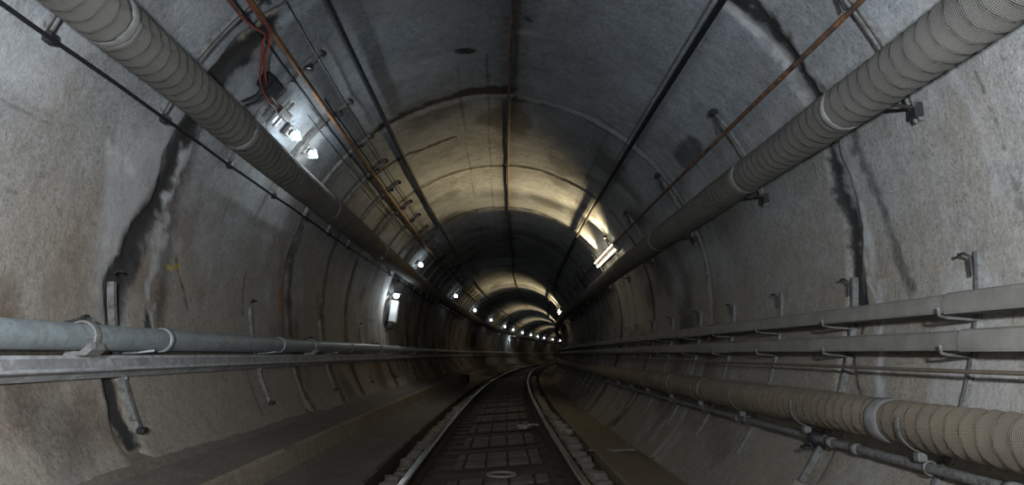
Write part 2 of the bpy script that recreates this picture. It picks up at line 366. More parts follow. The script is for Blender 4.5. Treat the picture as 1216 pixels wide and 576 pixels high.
for nme, a, b in (('wall_right', -52, 45), ('ceiling', 45, 135), ('wall_left', 135, 215)):
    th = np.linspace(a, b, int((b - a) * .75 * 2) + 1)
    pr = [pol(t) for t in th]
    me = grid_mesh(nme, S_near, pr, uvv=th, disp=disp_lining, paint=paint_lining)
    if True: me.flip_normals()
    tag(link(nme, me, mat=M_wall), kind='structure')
# floor (trackbed, banked slightly), left kerb and bench, right gutter slab
def bedz(x): return -.235 + .076 * x
def rough(amp, sc, seed):
    def f(S, X, Z):
        n = (fbm(S * sc, X * sc + Z * 3, 4, seed) - .5) * amp; return X + n * .5, Z + n
    return f
S_m = list(np.arange(-6, 16, .05)) + list(np.arange(16, 40, .25)) + list(np.arange(40, 150.1, 1.0))
def strip(name, pts, step, mat, kind='structure', amp=.012, sc=5, seed=3, label=None):
    prof = []
    for (x0, z0), (x1, z1) in zip(pts[:-1], pts[1:]):
        n = max(1, int(math.hypot(x1 - x0, z1 - z0) / step)); prof += [(x0 + (x1 - x0) * k / n, z0 + (z1 - z0) * k / n) for k in range(n)]
    prof.append(pts[-1]); me = grid_mesh(name, S_m, prof, smooth=False, disp=rough(amp, sc, seed)); me.flip_normals()
    return tag(link(name, me, mat=mat), kind=kind)
strip('floor', [(-1.35, -.33), (-1.1, bedz(-1.1)), (1.1, bedz(1.1) - .04), (1.14, -.31), (1.35, -.33)], .06, M_bed, amp=.035, sc=9, seed=2)
TR1 = strip('trim_1', [(-1.15, -.40), (-1.15, -.105), (-1.18, -.085), (-1.50, -.085), (-1.62, -.06), (-1.77, .04), (-1.80, .20), (-1.83, .225), (-2.17, .30), (-2.30, .42), (-2.50, .46)], .03, M_bench, amp=.014, sc=4)
TR1.data.materials.append(concrete('ochre_bench_face', (.27, .235, .17), (.24, .205, .15), amt=.3)); TR1.data.materials.append(concrete('rusty_kerb_face', (.085, .06, .048), (.085, .06, .048), amt=.4))
def facemat(p):
    x, z = p.center.x, p.center.z; c = Vector((RC - math.hypot(RC - p.center.x, p.center.y), z))
    return 1 if (-1.83 < c.x < -1.765 and .05 < z < .215) else (2 if c.x > -1.165 else 0)
for p_ in TR1.data.polygons: p_.material_index = facemat(p_)
strip('trim_2', [(1.19, -.40), (1.19, -.13), (1.215, -.105), (1.84, -.20), (2.0, -.16)], .05, M_slab, amp=.010, sc=4, seed=7)

# ---------------------------------------------------------------- track
def rail_profile():
    h = .155
    return [(-.065, -h), (.065, -h), (.065, -h + .012), (.012, -h + .03), (.009, -.05), (.034, -.034), (.036, -.010), (.024, 0), (-.024, 0), (-.036, -.010), (-.034, -.034), (-.009, -.05), (-.012, -h + .03), (-.065, -h + .012)]
for x0, z0, lab in ((-.786, -.055, 'polished left running rail, outer rail of the bend beside the kerb'), (.714, .055, 'polished right running rail, inner rail of the bend beside the stones')):
    me = grid_mesh('running_rail', srange(-6, 140, .25, .8), [(x + x0, z + z0) for x, z in rail_profile()], closed=True, smooth=False)
    me.materials.append(M_rail); me.materials.append(M_head)
    nq = 14; mi = np.zeros(len(me.polygons), np.int32); j = np.arange(len(mi)) % nq; mi[(j >= 5) & (j <= 9)] = 1; me.polygons.foreach_set('material_index', mi)
    tag(link('running_rail', me), lab, 'rail')
ORD = ['nearest', 'second-nearest', 'third-nearest', 'fourth-nearest', 'fifth-nearest', 'sixth-nearest', 'seventh-nearest', 'eighth-nearest', 'ninth-nearest', 'tenth-nearest', 'eleventh-nearest', 'twelfth-nearest']
BANK = Matrix.Rotation(-math.atan(.076), 4, 'Y')
mb = MB(); mb.box((-.02, 0, -.07), (2.14, .21, .14), bev=.012); tie_me = mb.mesh('timber'); tie_me.materials.append(M_tie)
pads = []
for q in range(4):
    mb = MB(); x = -.45
    for w in (.108, .228, .228, .228, .13):
        mb.box((x + w / 2, random.uniform(-.008, .008), .0 + .006), (w - .012, .33 + random.uniform(-.012, .012), .035), bev=.006); x += w + .012
    me = mb.mesh('centre_slab'); me.materials.append(M_pad); pads.append(me)
mb = MB(); mb.box((0, 0, .004), (.26, .17, .012), bev=.003)
for dx in (-.09, .09):
    for dy in (-.05, .05): mb.box((dx, dy, .014), (.02, .02, .02), bev=.004)
plate_me = mb.mesh('tie_plate'); plate_me.materials.append(M_rail)
seen = 0
for i in range(150):
    s = 2.15 + .56 * i
    if s > 62: break
    dark = (i % 3 == 0 and i > 6) or i == 6 or i == 3
    M = frame(s, 0, bedz(0) + .07) @ BANK
    vis = s > 5.2
    nn = seen if vis else None
    if vis: seen += 1
    if vis and nn < 12: lab = ('bare dark' if dark else 'slab-topped') + ' timber sleeper under the rails, %s in view' % ORD[nn]; g = None
    elif s < 5.2: lab, g = 'timber sleeper under the rails below the bottom edge of the picture', 'sleepers below the picture edge'
    elif dark: lab, g = 'bare dark timber sleeper further along the curving track', 'distant bare sleepers'
    else: lab, g = 'slab-topped timber sleeper further along the curving track', 'distant slab-topped sleepers'
    if s < 4.8: continue
    t = empty('sleeper', M, lab, 'sleeper', g)
    link('timber', tie_me, t)
    if not dark: link('centre_slab', pads[i % 4], t)
    if s < 30:
        for x0 in (-.786, .714): link('tie_plate', plate_me, t, M=Matrix.Translation((x0, 0, 0)))
# blocks of stone along the sleeper ends
def stone_mesh(seed, cube=.6):
    r = random.Random(seed); mb = MB(); n, m = 12, 8; v = []
    sx, sy, sz = 1, r.uniform(.75, 1.15), r.uniform(.55, .8)
    ph0 = [r.uniform(0, 6) for _ in range(6)]
    for j in range(m + 1):
        ph = PI * j / m
        for i in range(n):
            a = 2 * PI * i / n; d = Vector((math.sin(ph) * math.cos(a), math.sin(ph) * math.sin(a), math.cos(ph)))
            k = 1 / max(abs(d.x), abs(d.y), abs(d.z)); rr = 1 * (1 - cube) + cube * min(k, 1.35) + .08 * math.sin(3 * d.x + ph0[0]) * math.cos(4 * d.y + ph0[1]) + .06 * math.sin(7 * d.z + ph0[2])
            v.append((d.x * rr * sx, d.y * rr * sy, d.z * rr * sz))
    mb.add(v, [(j * n + i, j * n + n + i, j * n + n + (i + 1) % n, j * n + (i + 1) % n) for j in range(m) for i in range(n)], 0, False)
    me = mb.mesh('stone_block'); me.materials.append(M_stone); return me
stones = [stone_mesh(k) for k in range(8)]
def stone(s, x, z, r, lab, g, cat='stone', name='stone_block'):
    k = random.randrange(8)
    o = link(name, stones[k], M=frame(s, x, z) @ Matrix.Rotation(random.uniform(0, 6.28), 4, 'Z') @ Matrix.Diagonal((r, r, r, 1)))
    return tag(o, lab, cat, g)
for side in (-1, 1):
    s = 5.3; k = 0
    while s < 34:
        x = side * 1.0 + (-.02 if side < 0 else -.06) + random.uniform(-.03, .03); r = random.uniform(.075, .105)
        who = 'left rail and kerb' if side < 0 else 'right rail and gutter slab'
        lab = ('rough dusty stone block between %s, %s' % (who, ORD[k])) if k < 12 else 'rough dusty stone block farther along between %s' % who
        stone(s, x, bedz(x) + r * .45 + .02, r, lab, None if k < 12 else 'distant stone blocks by the ' + who)
        s += random.uniform(.26, .40); k += 1
for s, x, r, lab in ((10.1, .96, .085, 'pale rounded stone lying just outside the right rail'), (10.7, .93, .07, 'smaller pale stone just beyond the pale rounded one by the right rail'), (9.6, 1.0, .06, 'small stone in front of the pale rounded one by the right rail')):
    o = stone(s, x, bedz(x) + .13, r, lab, None)
    o.data = o.data.copy(); o.data.materials[0] = plain('pale_stone_%d' % (s * 10), (.38, .33, .29), .8, 0, .3, 8)
mb = MB()
for k in range(5): mb.sphere((-.2 + .11 * k, .04 * math.sin(k * 2.1), 0), .09, 12, 6, (1, random.uniform(.5, .9), .12))
tag(mb.build('mortar_patch', plain('dried_mortar', (.38, .37, .34), .8), M=frame(8.6, 1.42, -.138)), 'pale dried mortar smear across the right gutter slab', 'mortar')
# pale hoop and scrap between the rails
mb = MB(); v = [((.135 + .013 * math.cos(b)) * math.cos(a), (.135 + .013 * math.cos(b)) * math.sin(a), .013 * math.sin(b)) for a in [2 * PI * k / 40 for k in range(40)] for b in [2 * PI * q / 8 for q in range(8)]]
mb.add(v, [(k * 8 + q, (k + 1) % 40 * 8 + q, (k + 1) % 40 * 8 + (q + 1) % 8, k * 8 + (q + 1) % 8) for k in range(40) for q in range(8)], 0, True)
tag(mb.build('hoop', plain('dusty_hose', (.30, .27, .23), .6), M=frame(6.82, .07, bedz(0) + .112)), 'pale hoop of hose lying flat on the slabs between the rails', 'hoop')
mb = MB()
for i in range(7):
    a = random.uniform(0, 3.1); mb.box((random.uniform(-.1, .1), random.uniform(-.08, .08), .01 + .008 * i), (.16, .09, .006), Matrix.Rotation(a, 3, 'Z') @ Matrix.Rotation(random.uniform(-.4, .4), 3, 'X'))
tag(mb.build('scrap_paper', plain('scrap_white', (.5, .48, .45), .7), M=frame(10.7, .47, bedz(.5) + .10)), 'crumpled pale scrap lying between the rails near the right rail', 'litter')

# ---------------------------------------------------------------- long runs of pipe, duct, trunking and cable
def run_tube(name, x, z, r, mat, lab, cat, s0=-7, s1=140, n=12, wob=0, group=None):
    S = srange(s0, s1, .2, .8)
    def d(SS, X, Z):
        return X + wob * np.sin(SS * 2.1 + x * 9) * .6 + wob * np.sin(SS * 5.3), Z + wob * np.sin(SS * 1.7 + z * 5)
    me = grid_mesh(name, S, circ(x, z, r, n), closed=True, disp=d if wob else None)
    o = link(name, me, mat=mat); return tag(o, lab, cat, group) if lab else o
def duct(x, z, r, mat, collars, lab, sag=0):
    t = empty('insulated_duct', frame(0, x, z), lab, 'duct')
    S = list(np.arange(-7, 14, .0142)) + list(np.arange(14, 40, .08)) + list(np.arange(40, 140.1, .8)); n = 56
    aa = np.linspace(0, 2 * PI, n, endpoint=False)
    def d(SS, X, Z):
        a = np.arctan2(Z - z, X - x) % (2 * PI); ph = ((SS + a * r * .10) / .105) % 1.0
        lump = (fbm(SS * 1.3, a * .9, 3, 9) - .5) * .02
        rr = r + .012 * (ph ** 2 - .5) * .6 * (SS < 14.1) + lump
        for cs, cw, _ in collars: rr = rr - .010 * (1 - sstep(cw * .6, cw * .8, np.abs(SS - cs)))
        off = sag * np.sin(SS * .9); return x + rr * np.cos(a), z + rr * np.sin(a) + off
    me = grid_mesh('duct_wrap', S, circ(x, z, r, n), uvv=aa * r, closed=True, disp=d)
    o = link('duct_wrap', me, mat=mat); o.parent = t; o.matrix_parent_inverse = t.matrix_basis.inverted()
    for cs, cw, cm in collars:
        SS = [cs - cw, cs - cw + .004, cs - cw * .3, cs + cw * .3, cs + cw - .004, cs + cw]; prof = circ(x, z, 1, 40)
        rad = {SS[0]: r - .006, SS[1]: r - .001, SS[2]: r + .003, SS[3]: r + .003, SS[4]: r - .001, SS[5]: r - .006}
        def d2(S2, X, Z):
            rr = np.interp(S2, SS, [rad[k] for k in SS]); return x + (X - x) * rr, z + (Z - z) * rr + sag * np.sin(S2 * .9)
        me = grid_mesh('joint_collar', SS, prof, closed=True, disp=d2)
        c = link('joint_collar', me, mat=cm); c.parent = t; c.matrix_parent_inverse = t.matrix_basis.inverted()
        c['label'] = 'pale metal joint collar'
    return t
DL = (-2.006, 1.73 + 1.032, .152); DR = (2.176, 1.513 + 1.032, .143); DB = (2.24, -.369 + 1.032, .122)
duct(*DL, M_duct, [(3.32, .04, M_collarw), (5.12, .06, M_collarw), (7.9, .05, M_collarw), (11.2, .05, M_collar)], 'big grey woven-wrapped duct along the upper left wall')
duct(*DR, M_duct, [(3.95, .035, M_collarw), (5.62, .06, M_collar), (8.9, .05, M_collar), (12, .05, M_collar)], 'big grey woven-wrapped duct along the upper right wall')
duct(*DB, M_ductb, [(3.86, .07, M_collarw), (7.2, .02, M_collarw), (8.55, .02, M_collarw), (10.1, .02, M_collarw)], 'brownish woven-wrapped duct low on the right wall below the trunking')
# galvanised pipe on the left with joints and clamps
PX, PZ = -2.375, .098 + 1.032
t = empty('galvanised_pipe', frame(0, PX, PZ), 'galvanised pipe running along the left wall just above the trunking', 'pipe')
def kid(o, par, lab=None):
    o.parent = par; o.matrix_parent_inverse = par.matrix_basis.inverted()
    if lab: o['label'] = lab
    return o
kid(run_tube('pipe', PX, PZ, .078, M_galv, None, None, n=28), t)
for cs in (4.93, 7.5, 10.9, 15.5, 20):
    me = grid_mesh('coupling', [cs - .03, cs - .028, cs + .028, cs + .03], circ(PX, PZ, 1, 28), closed=True, disp=lambda S2, X, Z, cs=cs: (PX + (X - PX) * np.where(np.abs(S2 - cs) < .029, .087, .076), PZ + (Z - PZ) * np.where(np.abs(S2 - cs) < .029, .087, .076)))
    kid(link('coupling', me, mat=M_galv), t)
def run_prof(name, prof, mat, lab, cat, s1=140, smooth=False):
    me = grid_mesh(name, srange(-7, s1, .2, .8), prof, closed=True, smooth=smooth)
    return tag(link(name, me, mat=mat), lab, cat)
run_prof('cable_trunking', [(-2.375, 1.020), (-2.480, 1.026), (-2.480, .885), (-2.435, .885), (-2.405, .925), (-2.365, .930), (-2.362, .945)][::-1], M_galvd, 'dusty pale grey cable trunking along the left wall under the pipe', 'trunking')
TL = [o for o in C.objects if o.name.startswith('cable_trunking')][0]
for z0, z1, xx in ((1.006, 1.024, -2.371), (.936, .952, -2.357)):
    me = grid_mesh('lip', srange(-7, 140, .2, .8), [(xx, z0), (xx, z1), (xx - .02, z1), (xx - .02, z0)], closed=True, smooth=False)
    kid(link('lip', me, mat=plain('chalky_zinc', (.46, .48, .50), .6, .1, .35, 9, col2=(.26, .26, .27))), TL, 'chalky white trunking edge')
def trunk(x, z0, z1, lab, joints):
    t = empty('cable_trunking', frame(0, x, z0), lab, 'trunking')
    me = grid_mesh('trough', srange(-7, 140, .2, .8), [(x + .005, z0), (x, z0 + .012), (x, z1 - .045), (x + .018, z1 - .012), (x + .035, z1), (2.56, z1), (2.56, z0)], closed=True, smooth=False)
    kid(link('trough', me, mat=M_tray), t)
    for js in joints:
        me = grid_mesh('joint_cover', [js - 1.3, js - 1.299, js, js + .001], [(x - .001, z0 - .006), (x - .006, z0 + .012), (x - .006, z1 - .045), (x + .012, z1 - .004), (x + .033, z1 + .006), (2.55, z1 + .006), (2.55, z0 - .006)], closed=True, smooth=False)
        kid(link('joint_cover', me, mat=M_tray), t)
trunk(2.41, 1.032 + .215, 1.032 + .318, 'upper of the two grey cable trunkings along the right wall', [3.55, 9.0])
trunk(2.40, 1.032 + .018, 1.032 + .122, 'lower of the two grey cable trunkings along the right wall', [3.45, 8.2])
run_tube('thin_cable', 2.40, 1.032 - .086, .011, plain('dull_brown_sheath', (.13, .105, .08), .6), 'thin dark cable along the right wall between trunking and duct', 'cable', wob=.002, n=8)
t = empty('conduit_pipe', frame(0, 2.266, .449), 'thin grey pipe with valve running lowest along the right wall', 'pipe')
kid(run_tube('pipe', 2.266, .449, .026, M_brack, None, None, n=14), t)
for cs in (3.0, 4.3, 4.62, 6.4, 8.9, 11.5):
    me = grid_mesh('coupling', [cs - .035, cs - .033, cs + .033, cs + .035], circ(2.266, .449, 1, 14), closed=True, disp=lambda S2, X, Z, cs=cs: (2.266 + (X - 2.266) * np.where(np.abs(S2 - cs) < .034, .036, .025), .449 + (Z - .449) * np.where(np.abs(S2 - cs) < .034, .036, .025)))
    kid(link('coupling', me, mat=M_brack), t)
mb = MB(); mb.sphere((0, 0, 0), .055, 12, 8, (1, 1.2, 1)); mb.tube([(0, 0, 0), (-.05, 0, -.05)], .018, 8); mb.tube([(-.05, -.05, -.05), (-.05, .05, -.05)], .012, 8)
mb.tube([(-.03 + .045 * math.cos(a) - .03, .045 * math.sin(a), -.06) for a in [2 * PI * k / 16 for k in range(17)]], .008, 6, cap=False)
mb.tube([(0, .02, 0), (0, .02, -.09)], .014, 8)
o = mb.build('valve', M_dark, M=frame(4.85, 2.266, .449)); kid(o, t, 'dark corroded valve with small handwheel')
H = 1.032
run_tube('ceiling_cable', .16, 3.25 + H, .017, M_rustd, 'dark brown cable along the crown of the tunnel', 'cable', wob=.003, n=8)
run_tube('ceiling_cable', -1.36, 2.81 + H, .029, M_blue, 'thick blue-black cable along the ceiling left of the crown', 'cable', n=12)
run_tube('rusty_pipe', -1.755, 2.50 + H, .024, M_rust, 'orange rusty pipe along the upper left ceiling', 'pipe', n=12)
run_tube('ceiling_cable', 1.70, 2.60 + H, .026, M_black, 'thick black cable along the ceiling right of the crown', 'cable', n=12)
run_tube('thin_conduit', 1.655, 2.66 + H, .008, M_brack, 'thin pale conduit hugging the thick black ceiling cable', 'conduit', n=8)
run_tube('rusty_pipe', 2.15, 2.04 + H, .018, M_rust2, 'thin rusty pipe along the upper right above the big duct', 'pipe', n=10)
run_tube('thin_cable', -2.304, 1.624 + H, .012, M_black, 'thin black cable on the upper left wall below the big duct', 'cable', wob=.003, n=8)
for th, off, r, m, lab in ((136.2, .075, .011, M_black, 'thin black cable beside the orange rusty pipe, nearest the big left duct'), (129.4, .05, .008, M_dark, 'thin dark wire along the tips of the upper left support bars'), (133.0, .06, .009, M_black, 'thin black cable right beside the orange rusty pipe on its crown side'), (138.4, .07, .008, M_dark, 'thin dark wire between big left duct and support bar cables')):
    x, z = pol(th, R - off); s0 = -7 if th not in (133.0, 138.4) else 6.5
    run_tube('thin_cable', x, z, r, m, lab, 'cable', wob=.004, n=6, s0=s0)

# ---------------------------------------------------------------- brackets
def arcbar(mb, th0, th1, r, w, t, y=0, n=14, mi=0):
    pts = []
    for rr in (r, r - t):
        for k in range(n + 1):
            x, z = pol(th0 + (th1 - th0) * k / n, rr); pts.append((x - CX, z - CZ))
    N = n + 1; v = [(x, y - w / 2, z) for x, z in pts] + [(x, y + w / 2, z) for x, z in pts]; f = []
    for k in range(n):
        f += [(k, k + 1, 2 * N + k + 1, 2 * N + k), (N + k + 1, N + k, 3 * N + k, 3 * N + k + 1), (k + 1, k, N + k, N + k + 1), (2 * N + k, 2 * N + k + 1, 3 * N + k + 1, 3 * N + k)]
    f += [(0, 2 * N, 3 * N, N), (n, N + n, 3 * N + n, 2 * N + n)]
    mb.add(v, f, mi)
def L(x, z): return (x - CX, z - CZ)
def bracket_set(name, parts, Ss, labf, cat, group):
    meshes = []
    for pn, fn, mat in parts:
        mb = MB(); fn(mb); me = mb.mesh(pn); me.materials.append(mat); meshes.append((pn, me))
    for k, s in enumerate(Ss):
        if k < 12: lab, g = labf % ORD[k], None
        else: lab, g = (labf.replace(', %s', '')).replace('%s', 'distant') + ' far down the tunnel', group
        t = empty(name, frame(s, CX, CZ), lab, cat, g)
        for pn, me in meshes:
            link(pn, me, t)
# right wall: channel strips carrying trunking, cable, duct
def ch(mb):
    arcbar(mb, -2.4, -36, R + .02, .027, .042, 0)
def hook(mb):
    x, z = L(2.60, 1.032 + .52); z -= .0; mb.tube([(x, 0, z - .10), (x, 0, z), (x - .02, .02, z + .025), (x - .03, .05, z + .02)], .009, 8)
def arm(z, x0):
    def f(mb):
        zz = z - CZ; mb.tube([(2.60 - CX, 0, zz - .035), (x0 + .02 - CX, -.0, zz - .022), (x0 - .03 - CX, -.02, zz - .012), (x0 - .035 - CX, -.025, zz + .03)], .009, 8)
    return f
def dsad(cx, cz, r):
    def f(mb):
        pts = [(cx - CX + (r + .006) * math.cos(math.radians(a)), 0, cz - CZ + (r + .006) * math.sin(math.radians(a))) for a in range(-200, 45, 12)]
        n = len(pts)
        for p, q in zip(pts[:-1], pts[1:]):
            p = Vector(p); q = Vector(q); c = (p + q) / 2; d = q - p; rot = Matrix.Rotation(-math.atan2(d.z, d.x), 3, 'Y'); mb.box(c, (d.length * 1.15, .028, .006), rot)
        mb.box((cx - CX - .02, 0, cz - CZ - r - .03), (.05, .05, .05), bev=.006)
        mb.box((cx - CX + .16, 0, cz - CZ - r * .6), (.22, .03, .03), bev=.004)
    return f
SR = [2.3, 3.57, 4.87, 6.15, 7.43, 8.7, 10.15] + [11.45 + 1.3 * k for k in range(26)]
bracket_set('wall_bracket', [('channel', ch, M_brack), ('hook', hook, M_dark), ('support_arm', arm(H + .215, 2.41), M_brack), ('support_arm', arm(H + .018, 2.40), M_brack), ('duct_strap', dsad(DB[0], DB[1], DB[2] + .004), M_brack), ('pipe_clip', lambda mb: (mb.tube([(2.266 - CX + .035 * math.cos(a), 0, .449 - CZ + .035 * math.sin(a)) for a in [math.radians(b) for b in range(0, 361, 24)]], .007, 6, cap=False), mb.box((2.33 - CX, 0, .449 - CZ), (.10, .02, .02)))[0], M_brack)], SR[1:], 'steel wall bracket holding trunking and duct on the right wall, %s', 'bracket', 'distant right wall brackets')
# upper right arms holding rusty pipe and duct
def ura(mb):
    for y in (-.022, .022): arcbar(mb, 37.5, 15.5, R - .03, .014, .03, y)
def urk(mb):
    x, z = pol(38, R - .05); mb.box((x - CX, 0, z - CZ), (.07, .08, .06), bev=.01); mb.tube([(x - CX, 0, z - CZ), (2.13 - CX, 0, 2.04 + H - CZ + .02)], .012, 8)
def urs(mb):
    x, z = pol(17, R - .04); mb.box((x - CX, 0, z - CZ), (.05, .07, .09), bev=.006); mb.tube([(x - CX, 0, z - CZ + .02), (DR[0] - CX + .12, 0, DR[1] - CZ - .05)], .012, 8)
bracket_set('ceiling_bracket', [('curved_bar', ura, M_brack), ('pipe_clamp', urk, M_dark), ('duct_support', urs, M_dark)], [1.5, 3.75, 6.05, 8.35] + [10.65 + 2.3 * k for k in range(14)], 'curved steel bar holding rusty pipe above the upper right duct, %s', 'bracket', 'distant upper right brackets')
# upper left bars carrying cables and the big duct
def ula(mb):
    for y in (-.020, .020): arcbar(mb, 128.2, 157.5, R - .015, .013, .032, y, 20)
def ulh(mb):
    x, z = pol(128.2, R - .04); mb.sphere((x - CX, 0, z - CZ), .032, 8, 6); x1, z1 = pol(128.2, R); mb.tube([(x - CX, 0, z - CZ), (x1 - CX, 0, z1 - CZ)], .014, 8)
def uls(mb):
    x, z = pol(157.5, R - .06); mb.box((x - CX, 0, z - CZ), (.05, .05, .06), bev=.006)
def ulc2(mb):
    x, z = pol(132, R - .05); mb.box((x - CX, 0, z - CZ), (.06, .05, .05), bev=.008)
def ulc(mb):
    x, z = pol(136.2, R - .06); mb.box((x - CX, 0, z - CZ), (.035, .035, .05), bev=.008)
bracket_set('cable_bracket', [('curved_bar', ula, M_brack), ('bar_end', ulh, M_dark), ('duct_support', uls, M_dark), ('cable_clip', ulc, M_dark), ('cable_clip', ulc2, M_dark)], [3.38, 4.62, 5.80, 6.98, 8.14, 9.25, 10.45, 11.8, 12.95] + [14.15 + 1.2 * k for k in range(30)], 'curved steel bar behind cables and duct on the upper left, %s', 'bracket', 'distant upper left brackets')
# left wall strips behind the pipe
def lws(mb): arcbar(mb, 184.0, 206.5, R + .015, .036, .045, 0)
def lwh(mb):
    x, z = pol(182.5, R - .03); mb.tube([(x - CX, -.02, z - CZ - .02), (x - CX + .01, -.0, z - CZ + .01), (x - CX + .035, .03, z - CZ)], .010, 8)
    x, z = pol(206.5, R - .03); mb.box((x - CX, 0, z - CZ), (.05, .07, .04), bev=.008)
def lwa(mb): mb.tube([(-2.58 - CX, .03, PZ - CZ - .1), (PX - CX - .02, .08, PZ - CZ - .085), (PX - CX + .06, .12, PZ - CZ - .075)], .010, 8); mb.tube([(-2.58 - CX, 0, .86 - CZ), (-2.42 - CX, 0, .875 - CZ)], .012, 8)
bracket_set('pipe_bracket', [('channel', lws, M_brack), ('hook', lwh, M_dark), ('support_arm', lwa, M_galv)], [4.6, 7.15, 9.85, 12.5] + [15.1 + 2.62 * k for k in range(12)], 'steel channel strip on the left wall behind the pipe, %s', 'bracket', 'distant left wall brackets')
def clampring(mb):
    n = 26
    for k in range(n):
        a = math.radians(-75 + 250 * k / n); a2 = math.radians(-75 + 250 * (k + 1) / n); q = .088
        p = Vector((q * math.cos(a), 0, q * math.sin(a))); p2 = Vector((q * math.cos(a2), 0, q * math.sin(a2))); d = p2 - p
        mb.box((p + p2) / 2, (d.length * 1.2, .045 + .01 * (k % 2), .012), Matrix.Rotation(-math.atan2(d.z, d.x), 3, 'Y'))
def clampfoot(mb):
    mb.prism([(-.06, -.11), (.07, -.105), (.10, -.075), (.085, -.035), (.03, -.082), (-.05, -.08)], -.07, .07); mb.tube([(.07, -.05, -.055), (.10, -.055, -.05)], .022, 10); 
def clampbolt(mb):
    mb.tube([(-.09, -.08, .07), (-.03, -.02, .10), (.0, .0, .112), (.03, .02, .10)], .008, 8); mb.tube([(.0, -.02, .11), (.0, .03, .118)], .014, 8)
cm = []
for pn, fn, mat in (('clamp_ring', clampring, M_collarw), ('clamp_foot', clampfoot, M_collarw), ('clamp_bolt', clampbolt, M_dark)):
    mb = MB(); fn(mb); me = mb.mesh(pn); me.materials.append(mat); cm.append((pn, me))
for k, s in enumerate([4.0, 8.74, 13.3, 17.9, 22.2, 26.8]):
    t = empty('pipe_clamp', frame(s, PX, PZ), 'pale metal clamp around the left wall pipe, %s' % ORD[k], 'clamp')
    for pn, me in cm: link(pn, me, t)

# ---------------------------------------------------------------- lamps
def point(name, co, e, col, r=.05):
    l = bpy.data.lights.new(name, 'POINT'); l.energy = e; l.color = col; l.shadow_soft_size = r
    o = bpy.data.objects.new(name, l); C.objects.link(o); o.location = co; return o
def spot(name, co, tgt, e, col, size, blend, r=.08):
    l = bpy.data.lights.new(name, 'SPOT'); l.energy = e; l.color = col; l.spot_size = math.radians(size); l.spot_blend = blend; l.shadow_soft_size = r
    o = bpy.data.objects.new(name, l); C.objects.link(o); o.location = co
    o.rotation_euler = (Vector(tgt) - Vector(co)).to_track_quat('-Z', 'Y').to_euler(); return o
COOL = (.84, .95, 1.0); WARM = (1.0, .76, .40)
def wallframe(s, th, off):      # local z = away from the lining, y = along, x = around
    x, z = pol(th, R - off); a = math.radians(th)
    M = frame(s, x, z); nx = Vector((-math.cos(a), 0, -math.sin(a))); ty = Vector((0, 1, 0)); tx = ty.cross(nx)
    return M @ Matrix((tx, ty, nx)).transposed().to_4x4()
def lampbulb(s, th, mat, lab, g, scale=1.0, n=1, e=6):
    t = empty('tunnel_lamp', wallframe(s, th, .0), lab, 'lamp', g)
    for k in range(n):
        y = (k - (n - 1) / 2) * .62
        mb = MB(); mb.box((0, y, .035), (.11, .13, .05), bev=.01); mb.tube([(0, y, .05), (0, y, .085)], .032, 12); mb.build('lamp_base', M_brack, t)
        mb = MB(); mb.sphere((0, y, .125), .036 * scale, 14, 10, (1, 1, 1.15)); mb.build('bulb', mat, t)
        mb = MB()
        for a in range(4): mb.tube([(.058 * math.cos(a * PI / 2), y + .058 * math.sin(a * PI / 2), .06), (.06 * math.cos(a * PI / 2), y + .06 * math.sin(a * PI / 2), .13), (0, y, .19)], .0035, 5)
        mb.tube([(.06 * math.cos(b), y + .06 * math.sin(b), .12) for b in [2 * PI * q / 14 for q in range(15)]], .0035, 5, cap=False)
        mb.build('wire_guard', M_galv, t)
        lt = point('bulb_light', (0, y, .20), e, COOL, .04); lt.parent = t
    return t
lampbulb(6.79, 143.8, M_lbulb, 'twin glowing bulb lamp on the ceiling beside the upper left duct', None, 1, 2, 9)
LS = [16.3, 25.24, 33.57, 43.24, 53.76, 61.14, 69.9, 78.27, 85.5, 92.43, 101.69, 110.49]
for k, s in enumerate(LS):
    sc = 1 + min(s, 60) / 45
    lampbulb(s, 143.6, M_far, 'glowing bulb in the row curving away above the left duct, %s' % ORD[k], None, min(1.9, sc), 1, 2.5)
def tubelamp(s, th, lab, e, ln=2.7):
    t = empty('tube_lamp', wallframe(s, th, 0), lab, 'lamp')
    mb = MB(); mb.box((0, 0, .035), (.17, ln + .1, .06), bev=.01); mb.build('housing', M_brack, t)
    for x in (-.05, .05):
        mb = MB(); mb.tube([(x, -ln / 2, .10), (x, ln / 2, .10)], .017, 12); mb.build('tube', M_warm, t)
    for y in (-ln / 2 - .01, ln / 2 + .01):
        mb = MB(); mb.box((0, y, .085), (.15, .03, .06), bev=.006); mb.build('end_cap', M_galv, t)
    x, z = pol(th, R - .17); x2, z2 = pol(th + 38, R)
    for q in (ln / 2 - .5, -ln / 2 + .5):
        spot('tube_light', P(s + q, x, z), P(s + q - .8, x2, z2), e, WARM, 86, .7, .05)
tubelamp(13.9, 32.0, 'warm tube lamp behind the upper right duct, nearest', 360)
tubelamp(32.5, 32.0, 'warm tube lamp behind the upper right duct, second along the bend', 330)
tubelamp(49.5, 32.0, 'warm tube lamp on the upper right, third along the bend', 330)
tubelamp(66.0, 32.0, 'warm tube lamp far down on the upper right, fourth along the bend', 330)

tubelamp(84.0, 32.0, 'warm tube lamp far down on the upper right, fifth along the bend', 300)
tubelamp(102.0, 32.0, 'warm tube lamp far down on the upper right, sixth along the bend', 300)
tubelamp(120.0, 32.0, 'warm tube lamp at the far end of the bend, farthest', 300)
